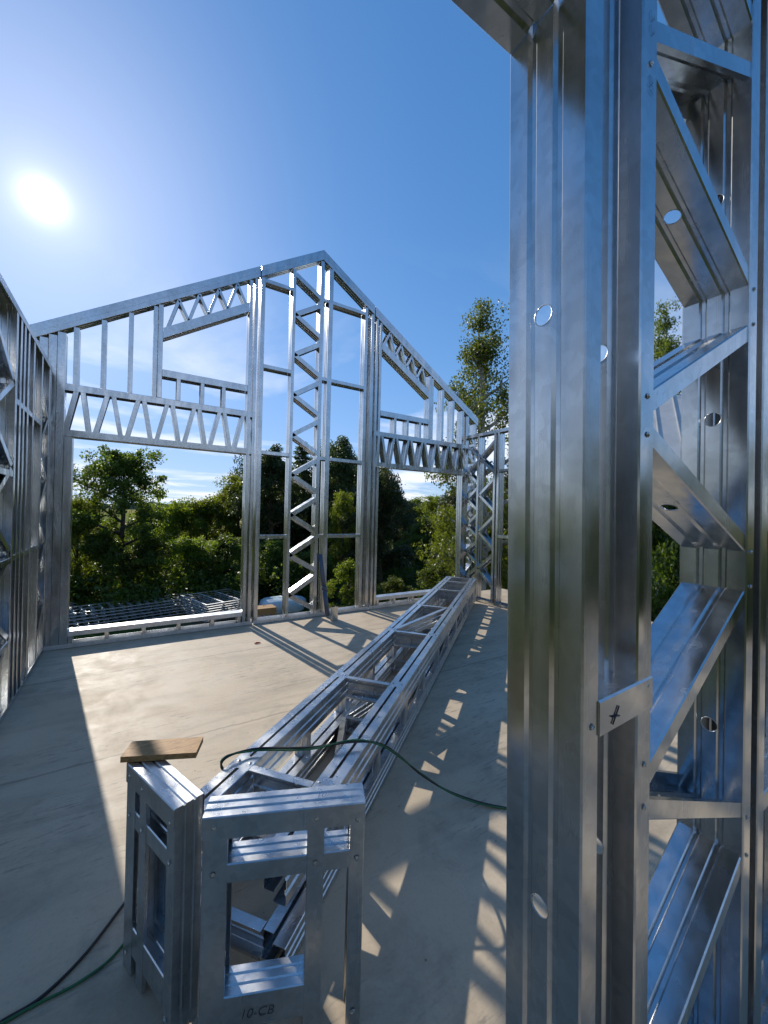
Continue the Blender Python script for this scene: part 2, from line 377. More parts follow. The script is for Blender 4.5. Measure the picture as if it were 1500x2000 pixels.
# ------------------------------------------------------------------ the setting: terrain, hills, slab
GZ = -3.2
def terrain():
    rs = [0, 6, 12, 20, 30, 45, 70, 110, 180, 320, 600, 1200, 2500, 6000]; seg = 72; vs, fs = [(2, 2, GZ)], []
    for i, r in enumerate(rs[1:]):
        for k in range(seg):
            th = 2*math.pi*k/seg; x, y = 2+r*math.cos(th), 2+r*math.sin(th)
            z = GZ + (0 if r < 14 else 0.25*math.sin(x*0.21+1)*math.cos(y*0.17)) - (0.8 if r > 60 else 0)
            vs.append((x, y, z))
    for k in range(seg): fs.append((0, 1+k, 1+(k+1) % seg))
    for i in range(len(rs)-2):
        for k in range(seg):
            a = 1+i*seg; b2 = a+seg; fs.append((a+k, b2+k, b2+(k+1) % seg, a+(k+1) % seg))
    o = mesh_obj('ground', vs, fs, LAND, None, True); tag(o, kind='structure')
terrain()
def hills():
    vs, fs = [], []; n = 260; rows = [(820, -6, 0), (900, 0, .7), (980, 0, 1.0), (1150, 0, .85), (1500, -8, 0)]
    for i in range(n):
        th = math.radians(-115) + math.radians(230)*i/(n-1)
        h = 9 + 5*math.sin(th*5+1) + 3*math.sin(th*13) + 1.6*math.sin(th*61) + 1.2*math.sin(th*143+2) + random.uniform(-.6, .6)
        for r, dz, k in rows: vs.append((r*math.sin(th), r*math.cos(th), -5 + dz + h*k + (random.uniform(-.7, .7) if k else 0)))
    m = len(rows)
    for i in range(n-1):
        for j in range(m-1): fs.append((i*m+j, (i+1)*m+j, (i+1)*m+j+1, i*m+j+1))
    tag(mesh_obj('hills', vs, fs, HILL, None, True), kind='structure')
hills()
slab = box('floor', (-1.05, -2.6, -0.22), (6.9, 5.92, 0.0), CONC); tag(slab, kind='structure')
fnd = box('foundation', (-0.95, -2.5, GZ-0.5), (6.8, 5.82, -0.221), BLOCKWORK); tag(fnd, kind='structure')
# ------------------------------------------------------------------ far gable frame
YF, WD = 5.6, 0.15
UC, APEX, SL = 2.40, 5.565, 0.617
def roof_z(u): return APEX - SL*abs(u-UC)
gable = thing('gable_frame', (UC, YF, 0), 'tall galvanised steel gable wall frame with zigzag centre column and two open window bays', 'wall frame')
GB = (UC, YF, 0)
def gch(name, u0, z0, u1, z1, op, fl=0.045, inset=0.0, wd=WD, **k):
    return channel(name, (u0, YF+inset, z0), (u1, YF+inset, z1), (op[0], 0, op[1]), wd-2*inset, fl, gable, base=GB, **k)
SQ = math.sqrt(1+SL*SL)
for s in (-1, 1):                                   # s=-1: bay on the lower side of x, s=1: its mirror image
    def M(u): return UC + s*(UC-u) if s == 1 else u
    def o2(du, dz): return (-du if s == 1 else du, dz)
    rs = o2(SL, -1.0)                               # down into the wall from the roof edge
    # roof chords: a track over a stud, in two lengths with a joint where the panels meet
    for ua, ub in ((-0.95, 1.462), (1.476, UC)):
        za, zb = roof_z(M(ua)), roof_z(M(ub))
        gch('roof_track', M(ua), za, M(ub), zb, rs, 0.075, 0.0, cut0=(1, 0, 0), cut1=(1, 0, 0), lip=0)
        dv = 0.128*SQ
        gch('roof_chord', M(ua), za-dv, M(ub), zb-dv, (-rs[0], -rs[1]), 0.06, 0.002, cut0=(1, 0, 0), cut1=(1, 0, 0))
    und = 0.131*SQ
    gch('base_track', M(-0.95), 0.003, M(1.462), 0.003, (0, 1), 0.05, -0.002, lip=0, material=STEEL_OLD)
    # header truss over the big opening
    gch('header_chord', M(-0.70), 2.36, M(1.44), 2.36, (0, 1), 0.075)
    gch('header_chord', M(-0.70), 2.945, M(1.44), 2.945, (0, -1), 0.075)
    bots = [-0.66+0.0, -0.39, -0.085, 0.22, 0.525, 0.83, 1.135, 1.40]; tops = [-0.52, -0.235, 0.07, 0.375, 0.68, 0.985, 1.285]
    for i, tp in enumerate(tops):
        gch('truss_diagonal', M(bots[i]+0.01), 2.40, M(tp-0.03), 2.905, o2(1, -0.3), 0.048, 0.004)
        gch('truss_diagonal', M(tp+0.02), 2.905, M(bots[i+1]-0.045), 2.40, o2(1, 0.3), 0.048, 0.004)
    # studs beside and above the openings
    for u, zt in ((-0.555, 2.36), ):
        gch('jamb_stud', M(u), 0.006, M(u), zt-0.002, o2(-1, 0), 0.072, 0.0015)
    for u in (-0.631, -0.706, -0.782, -0.858)[:4 if s < 0 else 1]:
        gch('corner_stud', M(u), 0.006, M(u), roof_z(M(u-0.07))-und, o2(-1, 0), 0.071, 0.0015)
    for u in (-0.515, -0.265, -0.005, 0.245, 0.30):
        gch('stud', M(u), 2.947, M(u), roof_z(M(u-0.05))-und, o2(-1, 0), 0.05 if u != 0.245 else 0.046, 0.001)
    for u, f in ((1.325, 0.042), (1.395, 0.042)):
        gch('jamb_stud', M(u), 0.006, M(u), roof_z(M(u))-und, o2(1, 0), f, 0.001)
    gch('joint_stud', M(1.478), 0.006, M(1.478), roof_z(M(1.478))-und, o2(1, 0), 0.055, 0.0015)
    gch('base_track', M(1.476), 0.003, M(UC-0.001 if s < 0 else UC), 0.003, (0, 1), 0.05, -0.002, lip=0, material=STEEL_OLD)
    # upper window: sill on short studs, sloping head truss
    gch('upper_sill', M(0.302), 3.30, M(1.323), 3.30, (0, -1), 0.085)
    for u in (0.485, 0.76, 1.02):
        gch('cripple_stud', M(u+0.022), 2.947, M(u+0.022), 3.213, o2(-1, 0), 0.044, 0.002)
    hz = lambda u: 3.68 + SL*(u-0.30)
    gch('sloping_head', M(0.302), hz(0.30), M(1.323), hz(1.323), (-rs[0], -rs[1]), 0.11, cut0=(1, 0, 0), cut1=(1, 0, 0))
    lo_, hi_ = 0.112*SQ, und
    nodes = [0.33+0.116*k for k in range(9)]
    for k in range(8):
        ua, ub = nodes[k], nodes[k+1]
        f = lambda u, top: (roof_z(M(u))-hi_) if top else hz(u)+lo_
        gch('head_diagonal', M(ua), f(ua, k % 2), M(ub), f(ub, (k+1) % 2), o2(1, 0.2 if k % 2 else -0.2), 0.036, 0.006)
    # low sill of the big opening
    gch('window_sill', M(-0.553), 0.19, M(1.323), 0.19, (0, -1), 0.055, material=STEEL_OLD)
    for u in (-0.53, -0.195, 0.175, 0.555, 0.95, 1.29):
        gch('cripple_stud', M(u+0.02), 0.008, M(u+0.02), 0.134, o2(-1, 0), 0.04, 0.002)
# centre column
gch('centre_stud', 1.93, 0.006, 1.93, roof_z(1.93)-und, (1, 0), 0.045, 0.001)
gch('apex_stud', 2.36, 0.006, 2.36, roof_z(2.36)-und, (1, 0), 0.055, 0.001)
gch('apex_stud', 2.50, 0.006, 2.50, roof_z(2.555)-und, (1, 0), 0.07, 0.001)
gch('centre_stud', 3.145, 0.006, 3.145, roof_z(3.2)-und, (1, 0), 0.05, 0.001)
zl = [0.36+0.587*k for k in range(9)]; zr = [0.065+0.587*k for k in range(9)]
for k in range(9):
    if k < 8: gch('zigzag_brace', 1.955, zl[k]+0.02, 2.362, zr[k+1]-0.02, (0.6, -1), 0.064, 0.003)
    gch('zigzag_brace', 2.362, zr[k]+0.03, 1.955, zl[k]-0.03, (0.6, 1), 0.064, 0.003)
for z in (1.24, 2.43, 3.64, 4.84):
    gch('noggin', 1.534, z, 1.929, z, (0, -1), 0.05, 0.003)
    gch('noggin', 2.571, z, 3.144, z, (0, -1), 0.05, 0.003)
    gch('noggin', 2.416, z, 2.499, z, (0, -1), 0.05, 0.003)
# narrow lattice at the far end
gch('end_stud', 5.66, 0.006, 5.66, roof_z(5.70)-und, (1, 0), 0.045)
for k in range(8):
    z = 0.08+0.385*k
    gch('end_brace', 5.47, z, 5.655, z+0.17, (0.3, -1), 0.05, 0.004)
    gch('end_brace', 5.655, z+0.215, 5.47, z+0.365, (0.3, 1), 0.05, 0.004)
# screws you can see on the bright stud faces
for o in list(gable.children):
    if o.name.split('.')[0] in ('centre_stud', 'jamb_stud') and o.data.vertices[0].co.x > -0.7:
        x0 = min(v.co.x for v in o.data.vertices)
        for z in (0.5, 1.24, 1.9, 2.43): 
            screw(o, (x0-0.0005, 0.03, z), (-1, 0, 0), 0.005); screw(o, (x0-0.0005, 0.12, z-0.03), (-1, 0, 0), 0.005)
# ------------------------------------------------------------------ side wall frames
def side_wall(name, u_in, sgn, label, studs, zig, nogs, v_end, base_v):
    """wall along y whose inner face lies at u_in; sgn = direction from inner to outer face"""
    B = (u_in, base_v, 0)
    r = thing(name, B, label, 'wall frame')
    TOP = 3.12
    def ch(nm, v0, z0, v1, z1, op, fl=0.045, ins=0.0):
        return channel(nm, (u_in+sgn*ins, v0, z0), (u_in+sgn*ins, v1, z1), (0, op[0], op[1]), WD-2*ins, fl, r, depth=(sgn, 0, 0), base=B, lip=0 if 'track' in nm else 0.012)
    ch('top_track', v_end, TOP, YF-0.002, TOP, (0, -1), 0.055); ch('base_track', v_end, 0.003, YF-0.002, 0.003, (0, 1), 0.05)
    for v in studs: ch('stud', v, 0.006, v, TOP-0.003, (1, 0), 0.045, 0.002)
    for (va, vb, z0, pitch, n) in zig:
        k = 0; z = z0
        while z+pitch/2 < TOP-0.05:
            a, b2 = (va, vb) if k % 2 == 0 else (vb, va)
            ch('zigzag_brace', a, z+0.02, b2, min(z+pitch/2, TOP-0.06)-0.02, (0.5, 1 if k % 2 == 0 else -1), 0.05, 0.006)
            z += pitch/2; k += 1
    for (va, vb, z) in nogs: ch('noggin', va, z, vb, z, (0, -1), 0.045, 0.004)
    return r
side_wall('side_frame', -0.75, -1, 'galvanised steel side wall frame of crowded studs and braces beside the sunlit floor',
          [0.6, 1.2, 1.8, 2.4, 2.95, 3.50, 4.08, 4.22, 4.35, 4.50, 4.73, 5.12, 5.545], [(3.55, 4.08, 0.25, 0.65, 0), (5.16, 5.545, 0.20, 0.66, 0), (0.65, 1.2, 0.25, 0.65, 0), (2.45, 2.95, 0.25, 0.65, 0)],
          [(3.55, 4.08, 0.56), (3.55, 4.08, 1.19), (3.55, 4.08, 1.85), (4.13, 5.12, 1.20), (4.13, 5.12, 2.42), (1.25, 2.4, 1.2), (1.25, 2.4, 2.42), (2.99, 3.5, 1.2)], 0.55, 3.0)
side_wall('side_frame', 5.45, 1, 'galvanised steel side wall frame with open zigzag bay in shaded corner before tall trees',
          [5.27, 4.87, 4.79, 4.20, 3.72], [(4.90, 5.27, 0.27, 0.68, 0), (5.31, 5.58, 0.15, 0.5, 0)], [(4.24, 4.79, 1.25), (4.24, 4.79, 2.41), (3.76, 4.2, 1.25), (3.76, 4.2, 2.41)], 3.70, 4.8)
# ------------------------------------------------------------------ near portal frame: jamb, second stud, lattice
NV, NU = 0.353, 0.598
LEAN = math.radians(1.6)
NB = Vector((NU, NV, 0))
portal = thing('portal_frame', (NU+math.tan(LEAN)*1.6, NV, 0), 'close-up galvanised steel doorway frame with ribbed jamb and broad zigzag lattice', 'wall frame', rot=(0, -LEAN, 0))
def nch(nm, u0, z0, u1, z1, op, fl=0.044, ins=0.0, **k):
    return channel(nm, (u0, NV+ins, z0), (u1, NV+ins, z1), (op[0], 0, op[1]), WD-2*ins, fl, portal, base=NB, **k)
jamb = nch('jamb_stud', NU, 0.006, NU, 3.196, (1, 0), 0.044); fix_normals(jamb)
drill(jamb, [((0, WD/2, z), (1, 0, 0), 0.0165) for z in (0.92, 1.945)])
s2 = nch('second_stud', 0.772, 0.006, 0.772, 3.196, (1, 0), 0.05); fix_normals(s2)
drill(s2, [((0.772-NU, WD/2, z), (1, 0, 0), 0.0165) for z in (0.95, 1.915)])
# doorway head: a deep channel whose soffit runs from the jamb back past the camera's side
head = nch('doorway_head', -0.75, 2.452, NU-0.001, 2.452, (0, 1), 0.12); fix_normals(head)
nch('head_stud', 0.30, 2.573, 0.30, 3.197, (1, 0)); nch('head_track', -0.75, 3.2, 1.95, 3.2, (0, -1), 0.05, -0.002, lip=0)
CR_U = 1.337
rc = nch('lattice_chord', CR_U, 0.006, CR_U, 3.195, (1, 0), 0.05); fix_normals(rc)
drill(rc, [((CR_U-NU, WD*0.5, z), (1, 0, 0), 0.018) for z in (0.50, 1.02, 1.855, 2.44)])
nch('outer_stud', 1.447, 0.006, 1.447, 3.195, (1, 0), 0.05); nch('outer_stud', 1.90, 0.006, 1.90, 3.195, (1, 0), 0.05)
nch('base_track', NU, 0.003, 1.95, 0.003, (0, 1), 0.05, -0.002, lip=0)
for z in (0.8, 1.6, 2.4): nch('noggin', 1.498, z, 1.899, z, (0, -1), 0.05, 0.004)
NL = [0.39, 1.08, 1.79, 2.475, 3.14]; NR = [0.06, 0.755, 1.452, 2.135, 2.80]
for k in range(5):
    d1 = nch('lattice_brace', 0.790, NL[k]-0.045, CR_U+0.012, NR[k]+0.045, (1, 1.0), 0.038, 0.004)
    fix_normals(d1)
    if k in (1, 2, 3):
        a, b2 = Vector((0.79-NU, 0, NL[k]-0.045)), Vector((CR_U+0.012-NU, 0, NR[k]+0.045)); ax = (b2-a).normalized()
        drill(d1, [((a+(b2-a)*0.52)+Vector((0, 0.075, 0)), (ax.z, 0, -ax.x), 0.017)])
    if k < 4: nch('lattice_brace', 0.790, NL[k]+0.03, CR_U+0.012, NR[k+1]-0.045, (1, -1.0), 0.038, 0.004)
# joint clip across the gap between the two studs, marked with a cross
ct = nch('joint_clip', 0.643, 1.300, 0.824, 1.300, (0, -1), 0.058, -0.003, ribs=False, lip=0)
for du, dz in ((-0.011, -0.006), (0.004, -0.012)): pass
cxp = Vector((0.690, NV-0.0045, 1.262))
for a0, a1 in (((-0.010, -0.010), (0.010, 0.016)), ((-0.014, 0.004), (0.012, -0.001))):
    tube('marker_cross', [cxp+Vector((a0[0], 0, a0[1]))-NB, cxp+Vector((a1[0], 0, a1[1]))-NB], 0.0012, INK, ct, 6)
for (u, z) in ((0.625, 1.262), (0.808, 1.285), (0.80, 1.14), (0.80, 1.06), (0.80, 0.45), (0.80, 0.37), (0.80, 1.75), (0.80, 1.82), (0.80, 2.42)):
    screw(s2 if u > 0.7 else jamb, (u, NV-0.001, z), (0, -1, 0), 0.0042, NB)
for z in (0.70, 0.80, 1.41, 1.50, 2.09, 2.18): screw(rc, (CR_U+0.025, NV-0.001, z), (0, -1, 0), 0.0042, NB)
for z in (1.52, 2.02): screw(rc, (CR_U-0.0008, NV+0.11, z), (-1, 0, 0), 0.006, NB)
for z in (2.36, ): writing('150', s2, (0.806, NV-0.0005, z), (0, 0, 1), (-1, 0, 0), 0.022, INK, base=NB)
writing('C  C', s2, (0.808, NV-0.0005, 2.47), (0, 0, 1), (-1, 0, 0), 0.02, INK, base=NB)
# ------------------------------------------------------------------ lattice girder lying on the floor
G0 = Vector((0.87, 1.61, 0.004)); G1 = Vector((5.33, 5.14, 0.05))
GD = (G1-G0); GLEN = GD.length; GD.normalize(); GN = Vector((-GD.y, GD.x, 0)).normalized(); GU = GD.cross(GN); GH, GW = 0.395, 0.55
girder = thing('lattice_girder', G0+GN*GW/2, 'long galvanised steel box lattice girder lying across the concrete floor', 'girder')
GBS = G0+GN*GW/2
def gp(t, n, z): return G0 + GD*t + GN*n + GU*z
def rch(nm, a, b2, depth, op, w, fl, **k): return channel(nm, gp(*a), gp(*b2), (GD*op[0]+GN*op[1]+GU*op[2]), w, fl, girder, material=STEEL_MID, depth=(GD*depth[0]+GN*depth[1]+GU*depth[2]), base=GBS, **k)
T0, T1 = -0.50, GLEN
PH = 0.089
gx = [-0.10, 0.98, 2.16, 3.32, 4.44, 5.20, T1-0.02]
for zb in (0.0, GH-PH):
    top = zb > 0
    dz = (0, 0, -1) if top else (0, 0, 1); zs = GH if top else 0.0
    # outer and inner chord on each side, a slot between them; webs stand upright
    PH = 0.145 if top else 0.105
    for n_out, n_in, sg in ((0.0, 0.112, 1), (GW, GW-0.112, -1)):
        oc = rch('outer_chord', (T0, n_out, zs), (T1, n_out, zs), dz, (0, sg, 0), PH, 0.05)
        ic = rch('inner_chord', (T0+0.03, n_in, zs), (T1, n_in, zs), dz, (0, -sg, 0), PH, 0.046)
        if top:
            for t_ in gx:
                for tt in (t_-0.02, ):
                    screw(oc, gp(tt+0.02, n_out+sg*0.03, GH+0.0008), GU, 0.006, GBS); screw(ic, gp(tt+0.02, n_in-sg*0.02, GH+0.0008), GU, 0.006, GBS)
                # cap tab bridging the slot
                tb = rch('slot_tab', (t_-0.045, n_out+sg*0.045, GH-0.0005), (t_+0.045, n_out+sg*0.045, GH-0.0005), (0, sg, 0), (0, 0, -1), 0.026, 0.02, ribs=False, lip=0)
    for i, t_ in enumerate(gx):
        rch('cross_member', (t_, 0.114, zs), (t_, GW-0.114, zs), dz, (-1, 0, 0), PH, 0.042)
    if top:
        rch('diagonal', (2.22, GW-0.116, zs-0.002), (3.27, 0.116, zs-0.002), dz, (1, 1, 0), PH-0.004, 0.04)
    else:
        rch('cross_member', (T0+0.06, 0.114, zs), (T0+0.06, GW-0.114, zs), dz, (-1, 0, 0), PH, 0.042)
        for a, b2, f in ((0.1, 0.95, 1), (1.0, 2.1, -1), (2.2, 3.28, 1), (3.36, 4.4, -1)):
            rch('diagonal', (a, GW/2-f*0.155, zs+0.002), (b2, GW/2+f*0.155, zs+0.002), dz, (0.5, 1, 0), PH-0.004, 0.04)
PB, PT, PH = 0.105, 0.145, 0.089
for i, t_ in enumerate(gx):
    for n_, sg in ((0.004, 1), (GW-0.004, -1)):
        rch('post', (t_+0.02, n_, PB+0.001), (t_+0.02, n_, GH-PT-0.001), (0, sg, 0), (1, 0, 0), PH, 0.06)
        if i < len(gx)-1:
            mid_ = (t_+gx[i+1])/2
            rch('post', (mid_, n_, PB+0.001), (mid_, n_, GH-PT-0.001), (0, sg, 0), (1, 0, 0), PH, 0.042)
            if i in (1, 2, 3):
                rch('side_brace', (t_+0.09, n_+sg*0.004, PB+0.012), (mid_-0.01, n_+sg*0.004, GH-PT-0.02), (0, sg, 0), (-0.3, 0, 1), PH-0.01, 0.035)
# timber packer under the girder's raised end
pk = gp(T1-0.35, GW/2, 0)
packer = mesh_obj('timber_packer', [], [], WOOD); bpy.data.meshes.remove(packer.data)
def obox(name, c, ex, ey, ez, hx, hy, hz, material, parent=None, bev=0.0):
    o = box(name, (-hx, -hy, -hz), (hx, hy, hz), material, parent, bev)
    o.matrix_world = Matrix(((ex.x, ey.x, ez.x, c.x), (ex.y, ey.y, ez.y, c.y), (ex.z, ey.z, ez.z, c.z), (0, 0, 0, 1))); return o
UPZ = Vector((0, 0, 1)); gdh = Vector((GD.x, GD.y, 0)).normalized()
packer = obox('timber_packer', Vector((pk.x, pk.y, 0.022)), GN, -gdh, UPZ, 0.24, 0.035, 0.0215, WOOD, None, 0.003)
tag(packer, 'timber packing strip under the raised end of the lattice girder', 'timber')
# ------------------------------------------------------------------ two short ladder panels standing at the girder's end
def stand_panel(name, A, B, H, label, mark=None, mid=0.63):
    """short upright ladder panel: front face along A-B, thickness 0.09 away from the camera"""
    A, B = Vector((*A, 0.003)), Vector((*B, 0.003)); ex = (B-A).normalized(); ln_ = (B-A).length
    ey = Vector((-ex.y, ex.x, 0)); r = thing(name, (A+B)/2, label, 'frame panel'); base = (A+B)/2
    P = lambda x, y, z: A + ex*x + ey*y + UPZ*z
    T = 0.089
    def ch(nm, a, b2, op, fl, ins=0.0, **k): return channel(nm, P(a[0], ins, a[1]), P(b2[0], ins, b2[1]), ex*op[0]+UPZ*op[1], T-2*ins, fl, r, depth=ey, base=base, material=STEEL_MID, **k)
    top = ch('top_rail', (0, H), (ln_, H), (0, -1), 0.066, -0.0025)
    low = ch('middle_rail', (0.01, H-0.145), (ln_-0.01, H-0.145), (0, -1), 0.055, 0.0025)
    bot = ch('bottom_rail', (0.003, 0.165), (ln_*mid+0.05 if mark else ln_-0.003, 0.165), (0, -1), 0.095, 0.0015)
    l = ch('end_post', (0.001, 0.001), (0.001, H-0.003), (1, 0), 0.07); rr_ = ch('end_post', (ln_-0.001, 0.001), (ln_-0.001, H-0.003), (-1, 0), 0.045)
    m_ = ch('middle_post', (ln_*mid, 0.004), (ln_*mid, H-0.004), (1, 0), 0.052, 0.0003)
    for x, z, o in ((0.032, H-0.032, l), (0.032, H-0.168, l), (ln_-0.024, H-0.05, rr_), (ln_-0.024, H-0.17, rr_), (ln_*mid+0.026, H-0.035, m_), (ln_*mid+0.026, H-0.17, m_), (ln_-0.024, 0.06, rr_), (0.032, 0.06, l)):
        screw(o, P(x, -0.003, z), -ey, 0.0058, base)
    if mark:
        writing('10-CB', bot, P(0.115, 0.0012, 0.095), ex, UPZ, 0.038, INK, base=base)
        writing('-/01', top, P(ln_*0.80, 0.058, H+0.0005), -ex, -ey, 0.032, BLUE_INK, base=base)
    return r
pB = stand_panel('ladder_panel', (0.196, 1.239), (0.634, 1.054), 0.70, 'short upright steel ladder panel marked 10-CB in front of the girder end', True)
pA = stand_panel('ladder_panel', (0.012, 1.646), (0.132, 1.316), 0.70, 'short upright steel ladder panel carrying a small wooden board', None, 0.30)
# wooden offcut lying on the panel
wc = [on(258, 1449, 2, 0.722), on(397, 1440, 2, 0.722), on(383, 1471, 2, 0.722), on(235, 1480, 2, 0.722)]
wv = [Vector((q.x, q.y, 0.7045)) for q in wc] + [Vector((q.x, q.y, 0.7245)) for q in wc]
wo_ = mesh_obj('wooden_offcut', wv, [(0, 1, 2, 3), (7, 6, 5, 4), (0, 4, 5, 1), (1, 5, 6, 2), (2, 6, 7, 3), (3, 7, 4, 0)], WOOD); fix_normals(wo_)
tag(wo_, 'small pine board offcut with angled ends lying on the upright ladder panel', 'board')
# ------------------------------------------------------------------ small things on the floor
def fl(x, y, z=0.006): return on(x, y, 2, z)
top_z = GH+0.018
cab = [fl(-40, 2030), fl(0, 1997), fl(80, 1948), fl(165, 1865), fl(240, 1768), fl(330, 1650), Vector((0.30, 1.97, 0.02)), Vector((0.46, 1.93, 0.24)),
       Vector((*on(432, 1492, 2, top_z).xy, top_z)), Vector((*on(490, 1466, 2, top_z+0.004).xy, top_z+0.006)), Vector((*on(600, 1461, 2, top_z+0.012).xy, top_z+0.012)), Vector((*on(690, 1450, 2, top_z+0.012).xy, top_z+0.012)),
       Vector((*on(745, 1453, 2, top_z+0.01).xy, top_z+0.006)), Vector((*on(782, 1478, 2, 0.33).xy, 0.33)), Vector((*on(830, 1517, 2, 0.17).xy, 0.17)), Vector((*on(890, 1551, 2, 0.05).xy, 0.05)), fl(985, 1577), fl(1110, 1580), fl(1210, 1556), fl(1290, 1531), fl(1340, 1514), fl(1480, 1470)]
cab = [q + Vector((random.uniform(-.008, .008), random.uniform(-.008, .008), random.uniform(0, .004))) if 8 < i < 15 else q for i, q in enumerate(cab)]
tag(tube('extension_cable', spline(cab, 8), 0.0052, CABLE_K, None, 8), 'black cable running up over the girder and across the floor', 'cable')
side = []
gstart = [fl(-60, 2030), fl(0, 2001), fl(70, 1962), fl(160, 1915), fl(238, 1848), fl(320, 1720), Vector((0.33, 1.93, 0.02)), Vector((0.465, 1.915, 0.24))]
for k, q in enumerate(cab[8:]):
    side.append(q + Vector((0.0, -0.009 if k % 3 else 0.007, -0.004 if k % 3 else 0.006)))
for q in side: q.z = max(q.z, 0.0056)
tag(tube('extension_cable', spline(gstart+side, 8), 0.0046, CABLE_G, None, 8), 'green cable twisted beside the black one over the girder', 'cable')
# leaning pipe and upright stud offcut by the gable foot
pb = fl(640, 1206, 0.0); pt = Vector((2.44, 5.585, 0.95))
pipe = thing('leaning_pipe', (pb.x, pb.y, 0), 'dark blue-grey plastic pipe leaning against the gable centre post', 'pipe')
dv_ = (pt-Vector((pb.x, pb.y, 0.0)))
bz = Vector((0, 0, 0.028))
tube('tube', [bz, bz+dv_*0.42], 0.036, PIPE, pipe, 14); tube('socket', [bz+dv_*0.40, bz+dv_*0.46], 0.041, PIPE, pipe, 14); tube('tube', [bz+dv_*0.45, bz+dv_*0.97], 0.033, PIPE, pipe, 14)
so = fl(654, 1214, 0.0)
offc = thing('stud_offcut', (so.x, so.y, 0), 'short silver stud offcut standing upright beside the leaning pipe', 'offcut')
channel('web', (-0.045, 0, 0.001), (-0.045, 0, 0.215), (1, 0, 0), 0.06, 0.09, offc, depth=(0, 1, 0), lip=0.02)
rd = fl(503, 1257, 0.0)
rc_v, rc_f = tube_data([(-0.035, 0, 0.009), (-0.018, 0.004, 0.011), (0.012, 0.0, 0.010), (0.035, -0.006, 0.008)], [0.006, 0.010, 0.008, 0.004], 8)
ro = mesh_obj('red_plug', [Vector(v)+Vector((0, 0, 0)) for v in rc_v], rc_f, RED, None, True); ro.location = (rd.x, rd.y, 0)
tag(ro, 'small red plastic plug lying on the sunlit floor', 'plug')
# ------------------------------------------------------------------ stacks of ladder panels down on the ground outside
def ladder_mesh_parts(root, length, width, n, th=0.022, fw=0.085):
    chm = bpy.data.meshes.new('chord'); brm = bpy.data.meshes.new('bar')
    def bx(me, lo, hi):
        x0, y0, z0 = lo; x1, y1, z1 = hi
        me.from_pydata([(x0, y0, z0), (x1, y0, z0), (x1, y1, z0), (x0, y1, z0), (x0, y0, z1), (x1, y0, z1), (x1, y1, z1), (x0, y1, z1)], [], [(0, 3, 2, 1), (4, 5, 6, 7), (0, 1, 5, 4), (1, 2, 6, 5), (2, 3, 7, 6), (3, 0, 4, 7)]); me.materials.append(STEEL_OLD)
    bx(chm, (0, -fw/2, 0), (length, fw/2, th)); bx(brm, (-fw/2, fw/2+0.001, 0.002), (fw/2, width-fw/2-0.001, th-0.002))
    for y in (0, width):
        o = bpy.data.objects.new('chord', chm); COL.objects.link(o); o.parent = root; o.location = (0, y, 0)
    for i in range(n):
        o = bpy.data.objects.new('bar', brm); COL.objects.link(o); o.parent = root; o.location = (fw/2+0.002+(length-fw-0.004)*i/(n-1), 0, 0)
def copy_tree(o, parent=None):
    c = o.copy(); COL.objects.link(c); c.parent = parent
    for ch_ in list(o.children): copy_tree(ch_, c)
    return c
ORD = ['topmost', 'second from top', 'third from top', 'fourth from top', 'fifth from top', 'sixth from top', 'seventh from top', 'eighth from top']
def stack(a, b2, width, n, layers, z0, label, group, gap=0.078, jit=0.03, back=0.0):
    a, b2 = Vector(a), Vector(b2); d = b2-a; ang = math.atan2(d.y, d.x)
    proto = None
    for k in range(layers):
        if proto is None:
            proto = thing('frame_panel', (a.x, a.y, z0), label, 'frame panel', group, (0, 0, ang)); ladder_mesh_parts(proto, d.length, width, n); r = proto
        else: r = copy_tree(proto)
        bk = Vector((-math.sin(ang), math.cos(ang)))*back*k
        r.location = (a.x+bk.x+random.uniform(-jit, jit), a.y+bk.y+random.uniform(-jit, jit), z0+k*(0.022+gap)); r.rotation_euler = (0, 0, ang+random.uniform(-.006, .006))
        up_ = layers-1-k; r['label'] = ORD[up_] + ' ' + label if k else 'lowest ' + label
gz = GZ+0.02
sa, sb = on(60, 1245, 2, gz), on(395, 1192, 2, gz)
stack((sa.x, sa.y), (sb.x, sb.y), 1.3, 19, 6, gz, 'flat steel ladder panel in the long low stack on the ground outside', 'long low stack of ladder panels', back=0.13)
sa, sb = on(400, 1215, 2, gz), on(500, 1196, 2, gz)
stack((sa.x, sa.y), (sb.x, sb.y), 2.6, 4, 8, gz, 'wide steel panel in the tall block stacked beside the long low stack', 'tall block of wide panels', jit=0.012)
sa, sb = on(60, 1216, 2, gz), on(150, 1196, 2, gz)
stack((sa.x, sa.y), (sb.x, sb.y), 2.2, 6, 5, gz, 'steel panel in the short stack at the far end by the trees', 'short stack of panels by the trees')
sa, sb = on(505, 1226, 2, gz), on(545, 1219, 2, gz)
stack((sa.x, sa.y), (sb.x, sb.y), 2.0, 5, 3, gz, 'steel panel in the small stack beside the tarpaulin bundle', 'small stack by the tarpaulin')
tp = on(552, 1190, 2, gz)
